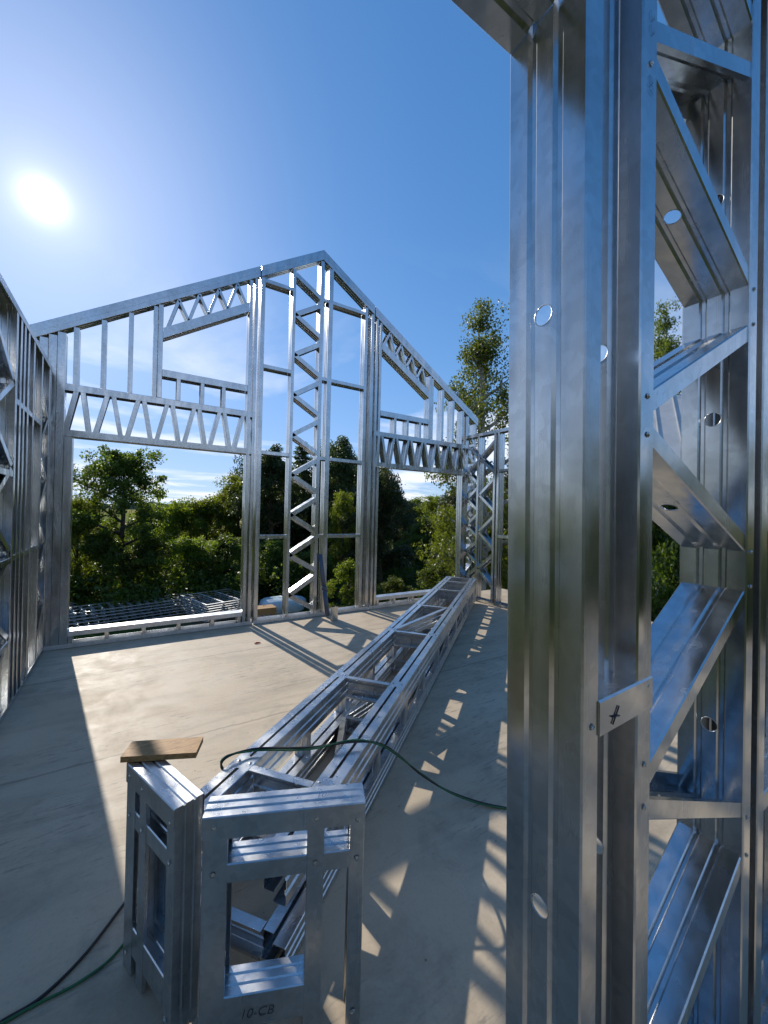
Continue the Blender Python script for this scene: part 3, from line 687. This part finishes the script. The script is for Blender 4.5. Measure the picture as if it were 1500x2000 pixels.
def bundle():
    vs, fs = [], []; seg = 22; rings = [(1.0, 0.0), (1.05, 0.25), (1.0, 0.55), (0.85, 0.68), (0.4, 0.74), (0.0, 0.75)]
    for r, z in rings:
        for k in range(seg):
            th = 2*math.pi*k/seg; q = r*(1+0.06*math.sin(5*th+z*4)+random.uniform(-.02, .02)); vs.append((1.1*q*math.cos(th), 0.8*q*math.sin(th), 0.8*z+random.uniform(-.02, .02)))
    for i in range(len(rings)-1):
        for k in range(seg): fs.append((i*seg+k, i*seg+(k+1) % seg, (i+1)*seg+(k+1) % seg, (i+1)*seg+k))
    o = mesh_obj('tarpaulin_bundle', vs, fs, TARP, None, True); o.location = (tp.x, tp.y, gz); return o
tag(bundle(), 'pale blue-grey tarpaulin wrapped over a low bundle outside', 'bundle')
tw = on(505, 1186, 2, gz+0.5)
pl = thing('timber_pile', (tw.x, tw.y, gz), 'short pile of pale timber planks on the ground outside', 'timber')
for k in range(5): box('plank', (-0.7, -0.32, k*0.1), (0.7, -0.01, k*0.1+0.095), WOOD, pl); box('plank', (-0.7, 0.01, k*0.1), (0.7, 0.32, k*0.1+0.095), WOOD, pl)
# ------------------------------------------------------------------ neighbour's house beyond the lattice
hp = at(1330, 1000, 13.4)
hd = Vector((hp.x, hp.y, 0)).normalized(); hr = Vector((hd.y, -hd.x, 0))
house = thing('house', (hp.x, hp.y, GZ), 'pale neighbouring house with light grey sheet roof behind the lattice', 'house', rot=(0, 0, math.atan2(hr.y, hr.x)+0.12))
box('wall', (-2.2, 0.0, 0), (6, 5.0, 6.05), WALL_WHITE, house)
rv = [(-2.6, -0.6, 6.30), (6.5, -0.6, 6.30), (6.5, 2.5, 8.85), (-2.6, 2.5, 8.85), (-2.6, 5.6, 6.30), (6.5, 5.6, 6.30)]
rt = rv + [(x, y, z-0.14) for x, y, z in rv]
rf = mesh_obj('roof', rt, [(0, 1, 2, 3), (3, 2, 5, 4), (6, 9, 8, 7), (9, 10, 11, 8), (0, 6, 7, 1), (4, 5, 11, 10), (0, 3, 9, 6), (3, 4, 10, 9), (1, 7, 8, 2), (2, 8, 11, 5)], ROOF_GREY, house)
for k in range(19):
    x = -2.5+k*0.5
    vv = [(x-0.012, -0.6, 6.302), (x+0.012, -0.6, 6.302), (x+0.012, 2.49, 8.844), (x-0.012, 2.49, 8.844)]
    mesh_obj('standing_seam', vv+[(a_, b_, c_+0.03) for a_, b_, c_ in vv], [(4, 5, 6, 7), (0, 4, 7, 3), (1, 2, 6, 5), (0, 1, 5, 4), (3, 7, 6, 2)], ROOF_GREY, rf)
box('gutter', (-2.6, -0.74, 6.10), (6.5, -0.605, 6.22), WALL_WHITE, house)
for k in range(8):
    x = -1.9+k*0.95
    wdw = box('window', (x, -0.03, 5.45), (x+0.55, 0.02, 5.92), DARK_GLASS, house); box('window_frame', (x-0.07, -0.06, 5.36), (x+0.62, -0.031, 5.44), WALL_WHITE, wdw)
for k in range(3):
    x = -1.4+k*2.5
    wdw = box('window', (x, -0.03, 1.2), (x+1.3, 0.02, 2.6), DARK_GLASS, house); box('window_frame', (x-0.08, -0.06, 1.1), (x+1.38, -0.031, 1.19), WALL_WHITE, wdw)
# pale rocks on the cleared patch beyond the right-hand opening
for i, (x, y, sx) in enumerate(((790, 1086, 1.5), (806, 1096, 1.1), (822, 1090, 0.9), (775, 1101, 1.0), (812, 1112, 0.8), (795, 1118, 0.7))):
    q = on(x, y+8, 2, GZ+0.1); ph_ = random.uniform(0, 6)
    vs, fs = [], []; seg = 9
    for r, z in ((0.9, -0.2), (1.05, 0.15), (0.85, 0.5), (0.45, 0.72), (0.02, 0.76)):
        for k in range(seg): 
            th = 2*math.pi*k/seg; f = r*random.uniform(0.82, 1.15); vs.append((sx*f*math.cos(th+ph_), sx*0.7*f*math.sin(th+ph_), sx*0.8*z*random.uniform(.85, 1.1)))
    for a in range(4):
        for k in range(seg): fs.append((a*seg+k, a*seg+(k+1) % seg, (a+1)*seg+(k+1) % seg, (a+1)*seg+k))
    ro = mesh_obj('rock', vs, fs, STONE); ro.location = (q.x, q.y, GZ); tag(ro, ('largest', 'second largest', 'fourth largest', 'third largest', 'second smallest', 'smallest')[i]+' pinkish grey boulder on the cleared patch among the bushes', 'rock', 'boulders on the cleared patch')
# ------------------------------------------------------------------ trees
def leaf_mesh(name, centres, radii, per, size, material, flat=0.8, droop=0.0):
    """many small leaf blades scattered through clumps"""
    n = len(centres); cid = np.repeat(np.arange(n), per); m = len(cid)
    v = RNG.normal(size=(m, 3)); v /= np.linalg.norm(v, axis=1)[:, None]; v *= (RNG.random(m)**0.45)[:, None]
    pos = np.asarray(centres)[cid] + v*np.asarray(radii)[cid][:, None]*np.array([1, 1, flat]); pos[:, 2] -= droop*RNG.random(m)
    a = RNG.normal(size=(m, 3)); a /= np.linalg.norm(a, axis=1)[:, None]
    nrm = RNG.normal(size=(m, 3))*0.75 + np.array([0, 0, 0.8]); nrm /= np.linalg.norm(nrm, axis=1)[:, None]
    b_ = np.cross(nrm, a); b_ /= np.linalg.norm(b_, axis=1)[:, None]; a = np.cross(b_, nrm)
    s = size*(0.6+0.8*RNG.random(m))[:, None]
    q = np.stack([pos-a*s*0.5, pos+b_*s*0.32+nrm*s*0.06, pos+a*s*0.5, pos-b_*s*0.32+nrm*s*0.06], 1).reshape(-1, 3)
    me = bpy.data.meshes.new(name); me.vertices.add(len(q)); me.vertices.foreach_set('co', q.astype(np.float32).ravel())
    me.loops.add(m*4); me.loops.foreach_set('vertex_index', np.arange(m*4, dtype=np.int32)); me.polygons.add(m); me.polygons.foreach_set('loop_start', np.arange(0, m*4, 4, dtype=np.int32)); me.polygons.foreach_set('loop_total', np.full(m, 4, dtype=np.int32))
    me.update(); me.validate(); me.materials.append(material); return me
def wood_mesh(name, limbs, material):
    vs, fs = [], []
    for pts, rads in limbs:
        a, f = tube_data(pts, rads, 6, False); o = len(vs); vs += a; fs += [tuple(i+o for i in q) for q in f]
    me = bpy.data.meshes.new(name); me.from_pydata([tuple(v) for v in vs], [], fs); me.materials.append(material); me.shade_smooth(); return me
def broadleaf(H, R, zc0, clumps, per, size, leafm, barkm, cr=(0.35, 0.8), seed=1, top_pow=1.0, sparse=0.0):
    """crown meshes for a tree of height H, crown radius R starting at height zc0"""
    rnd = random.Random(seed); limbs, cs, rr = [], [], []
    lean = Vector((rnd.uniform(-.04, .04), rnd.uniform(-.04, .04), 1)); tr = [lean*(H*0.9*k/6)+Vector((rnd.uniform(-.1, .1), rnd.uniform(-.1, .1), 0))*(k > 0) for k in range(7)]
    tr0 = 0.028*H; limbs.append((tr, [tr0*(1-0.92*k/6)+0.015 for k in range(7)]))
    nl = 16
    lim = []
    for i in range(nl):
        f = 0.0+(i+0.5)/nl; z = zc0*0.9 + (H*0.86-zc0*0.9)*f; th = i*2.399+rnd.uniform(-.4, .4)
        prof = math.sin(math.pi*min(1, (0.22+0.78*f))**top_pow)**0.6
        ln_ = R*prof*rnd.uniform(0.65, 1.12); up = 0.25+0.6*f
        st_ = lean*z; pts = [st_]
        for k in range(1, 5):
            d_ = Vector((math.cos(th+rnd.uniform(-.25, .25)), math.sin(th+rnd.uniform(-.25, .25)), up*rnd.uniform(.5, 1.2)))
            pts.append(pts[-1]+d_*(ln_/4.6))
        r0 = tr0*(1-0.75*f)*0.45+0.012; limbs.append((pts, [r0*(1-0.2*k) for k in range(5)])); lim.append(pts)
    for i in range(clumps):
        pts = rnd.choice(lim); k = rnd.choice([1, 2, 2, 3, 3, 3, 4, 4, 4, 4]); p_ = pts[k] + Vector((rnd.gauss(0, 1), rnd.gauss(0, 1), rnd.gauss(0, .8)))*R*0.16
        p_.z = min(p_.z, H-0.15)
        cs.append(p_[:]); rr.append(rnd.uniform(*cr))
        if rnd.random() < 0.35: limbs.append(([pts[k], (pts[k]+p_)/2+Vector((0, 0, .05)), p_], [0.03, 0.02, 0.008]))
    for i in range(max(4, clumps//14)): 
        p_ = lean*(H*rnd.uniform(0.86, 0.99)); cs.append((p_.x+rnd.gauss(0, R*.1), p_.y+rnd.gauss(0, R*.1), p_.z-0.2)); rr.append(rnd.uniform(*cr)*0.7)
    return leaf_mesh('crown', cs, rr, per, size, leafm), wood_mesh('trunk', limbs, barkm)
def conifer(H, R, zc0, whorls, size, leafm, barkm, seed=1):
    rnd = random.Random(seed); limbs = [([(0, 0, 0), (0, 0, H*0.5), (0, 0, H)], [0.022*H, 0.013*H, 0.01])]; cs, rr = [], []
    for w in range(whorls):
        f = w/(whorls-1); z = zc0+(H-zc0)*f; ln_ = R*(1-f)**0.75*rnd.uniform(.8, 1.1)+0.12
        nb = 7 if f < 0.8 else 5
        for k in range(nb):
            th = 2*math.pi*k/nb+w*1.1+rnd.uniform(-.3, .3); l_ = ln_*rnd.uniform(.7, 1.12); pts = [Vector((0, 0, z))]
            for j in range(1, 4): pts.append(Vector((math.cos(th)*l_*j/3, math.sin(th)*l_*j/3, z - 0.16*l_*(j/3) + 0.08*l_*(j/3)**3)))
            limbs.append((pts, [0.035, 0.025, 0.015, 0.006]))
            for j in range(1, max(3, int(l_*3.2))): 
                s_ = j/max(2, int(l_*3.2)-1); p_ = pts[0].lerp(pts[3], min(1, s_)); cs.append((p_.x, p_.y, p_.z-0.08)); rr.append(0.2+0.24*l_/R+rnd.uniform(0, .12))
    return leaf_mesh('crown', cs, rr, 46, size, leafm, 0.45, 0.18), wood_mesh('trunk', limbs, barkm)
KIND = {
 'oak': dict(m=broadleaf(9.0, 3.3, 2.6, 230, 110, 0.15, LEAF_OAK, BARK, (0.28, 0.66), 3), H=9.0, R=3.3),
 'bush': dict(m=broadleaf(4.6, 2.2, 0.4, 170, 100, 0.13, LEAF_LIGHT, BARK, (0.24, 0.58), 5), H=4.6, R=2.2),
 'bush2': dict(m=broadleaf(5.4, 2.3, 0.5, 180, 105, 0.13, LEAF_OAK, BARK, (0.24, 0.6), 9), H=5.4, R=2.3),
 'light': dict(m=broadleaf(7.5, 2.4, 1.6, 180, 105, 0.13, LEAF_LIGHT, BARK, (0.26, 0.6), 13), H=7.5, R=2.4),
 'dark': dict(m=broadleaf(10.0, 2.8, 1.4, 170, 230, 0.15, LEAF_DARK, PINE_BARK, (0.45, 0.95), 21), H=10.0, R=2.8),
 'spruce': dict(m=conifer(10.0, 2.4, 0.9, 26, 0.16, LEAF_DARK, PINE_BARK, 4), H=10.0, R=2.4),
 'birch': dict(m=broadleaf(11.0, 2.2, 2.4, 260, 95, 0.088, LEAF_BIRCH, BIRCH_BARK, (0.22, 0.52), 17, 0.9), H=11.0, R=2.2),
}
USED = {}
def tree(name, kind, x, ytop, dist, wpx, label, group=None, rot=None):
    """tree whose top shows at (x, ytop) and whose crown is wpx photograph pixels wide"""
    k = KIND[kind]; t_ = at(x, ytop, dist)
    d = ray(x, 1000); fwd = (Vector((t_.x, t_.y, 0))).dot(Vector((CF.x, CF.y, 0)).normalized())
    H = t_.z-GZ; R = wpx/2/F_PX*fwd*math.cos(math.atan2(abs(x-750), F_PX))
    r = thing(name, (t_.x, t_.y, GZ), label, 'tree' if 'bush' not in kind else 'bush', group)
    r.rotation_euler = (0, 0, random.uniform(0, 6.28) if rot is None else rot); r.scale = (R/k['R'], R/k['R'], H/k['H'])
    for nm, me in zip(('crown', 'trunk'), k['m']):
        o = bpy.data.objects.new(nm, me); COL.objects.link(o); o.parent = r
    return r
tree('oak_tree', 'oak', 246, 870, 24, 225, 'tall rounded oak rising above the bushes outside the big opening', rot=0.6)
tree('leafy_bush', 'bush', 150, 972, 24, 140, "yellow-green bush beside the opening jamb at the oak tree's foot")
tree('leafy_bush', 'bush2', 205, 1035, 23, 140, "dark green bush directly below the tall oak's crown, by the short panel stack")
tree('leafy_bush', 'bush2', 290, 1045, 23, 130, "dark green bush between the tall oak and the sunlit bushes")
tree('leafy_bush', 'bush', 345, 978, 30, 130, 'sunlit bush with feathery top against the far field')
tree('leafy_bush', 'bush', 402, 972, 31, 125, 'sunlit bush with pointed top next to the feathery one')
tree('leafy_bush', 'bush', 370, 1050, 23.5, 140, 'bright green bush behind the end of the long panel stack')
tree('leafy_bush', 'bush2', 440, 1045, 24, 130, 'dense bush behind the tall block of wide panels')
tree('leafy_bush', 'bush2', 300, 985, 33, 130, 'dark bush filling the gap between oak and feathery bush')
tree('leafy_bush', 'bush', 445, 965, 34, 120, 'tall sunlit bush between the pointed bush and the joint post')
tree('young_tree', 'light', 468, 925, 32, 125, 'light green tree half behind the joint post')
tree('dark_tree', 'dark', 535, 868, 29, 140, 'dark tree seen through the narrow bay left of the zigzag column')
tree('spruce_tree', 'spruce', 592, 862, 32, 120, 'dark spruce behind the zigzag column')
tree('dark_tree', 'dark', 668, 852, 30, 140, 'dark round-topped tree seen through the bay right of the zigzag column')
tree('young_tree', 'light', 672, 955, 25, 75, 'yellow-green young tree in front of the dark round-topped one')
tree('leafy_bush', 'bush2', 530, 1050, 24, 120, 'dark bush behind the tarpaulin bundle')
tree('leafy_bush', 'bush', 690, 1095, 18, 95, 'low light bush below the dark round-topped tree')
tree('leafy_bush', 'bush2', 610, 1075, 22, 120, 'dark bush low behind the leaning pipe')
tree('dark_tree', 'dark', 748, 905, 25, 135, 'dark tree at the inner edge of the right-hand opening')
tree('distant_tree', 'bush2', 812, 972, 55, 110, 'distant green tree in the gap of the right-hand opening')
tree('distant_tree', 'light', 850, 966, 45, 100, 'distant lighter tree in the gap of the right-hand opening')
tree('leafy_bush', 'bush2', 838, 1010, 32, 120, 'green bush beyond the pale boulders')
tree('young_tree', 'light', 880, 985, 18, 75, 'yellow-green young tree by the right jamb of the right-hand opening')
tree('leafy_bush', 'bush2', 860, 1100, 17, 105, 'low dark bush behind the far end of the girder')
tree('leafy_bush', 'bush2', 768, 1128, 17, 90, 'low bush just outside the right-hand sill')
tree('birch_tree', 'birch', 955, 580, 13.5, 235, 'tall airy birch above the far right corner of the frame', rot=1.0)
tree('birch_tree', 'birch', 1110, 600, 18, 200, 'tall birch mostly hidden behind the ribbed jamb', rot=2.6)
tree('birch_tree', 'birch', 1290, 580, 21, 190, 'tall birch showing through the zigzag lattice above the grey roof', rot=4.0)
tree('leafy_bush', 'bush2', 960, 960, 16, 190, 'green bush behind the open zigzag bay of the corner')
tree('leafy_bush', 'bush2', 1150, 960, 17, 200, 'bush hidden behind the ribbed jamb')
tree('leafy_bush', 'bush2', 1320, 915, 11.6, 250, 'dark bush in front of the neighbouring house below its roof')
tree('leafy_bush', 'bush2', 1440, 925, 11.8, 200, 'bush behind the outer lattice chord')
FT = 'trees closing the view beyond the bushes'
for x, y, d_, w_, wh in ((40, 985, 40, 120, 'glimpsed through the studs of the crowded side wall frame'), (110, 982, 42, 110, 'beyond the bushes by the gable corner'), (505, 900, 36, 110, 'beyond the joint post left of the zigzag column'),
        (560, 905, 38, 130, 'between the spruce and the narrow bay tree'), (630, 895, 36, 130, 'directly behind the apex posts'), (705, 900, 36, 130, 'behind the joint posts right of the zigzag column'),
        (775, 960, 48, 120, 'low beyond the inner edge of the right-hand opening'), (905, 930, 30, 130, 'beyond the narrow lattice at the gable end'), (1010, 900, 30, 160, 'beyond the tall airy birch'), (1180, 900, 34, 180, 'beyond the jamb and second stud')):
    tree('background_tree', 'dark', x, y, d_, w_, 'dark background tree '+wh, FT)
# undergrowth filling the ground between and behind the bushes
cs, rr = [], []
for i in range(900):
    x = random.uniform(20, 1380); d_ = random.choice([random.uniform(21, 27), random.uniform(26, 36)]) if x < 740 else random.uniform(19, 34)
    if 740 < x < 850 and d_ < 26: continue
    if x > 1180 and d_ < 30: continue
    q = at(x, 1000, d_); cs.append((q.x, q.y, GZ+random.uniform(0.1, 1.5))); rr.append(random.uniform(0.5, 1.1))
ug = leaf_mesh('undergrowth', cs, rr, 110, 0.17, LEAF_OAK)
ugo = bpy.data.objects.new('undergrowth', ug); COL.objects.link(ugo); tag(ugo, 'low leafy undergrowth filling the ground between the bushes', 'undergrowth', kind='stuff')
# unseen mass of foliage behind the doorway, added to darken the steel's reflections
cs, rr = [], []
for i in range(620):
    th = math.radians(random.uniform(100, 275)); d_ = random.uniform(13, 20); top = 8.2+1.6*math.sin(th*9)+random.uniform(-.6, .6)
    cs.append((d_*math.sin(th), d_*math.cos(th), GZ+random.uniform(0.3, top))); rr.append(random.uniform(0.7, 1.3))
wd_ = bpy.data.objects.new('woodland', leaf_mesh('woodland', cs, rr, 90, 0.3, LEAF_DARK)); COL.objects.link(wd_)
tag(wd_, 'belt of dark trees out of view behind the doorway, added for reflections in the steel', 'woodland', kind='stuff')
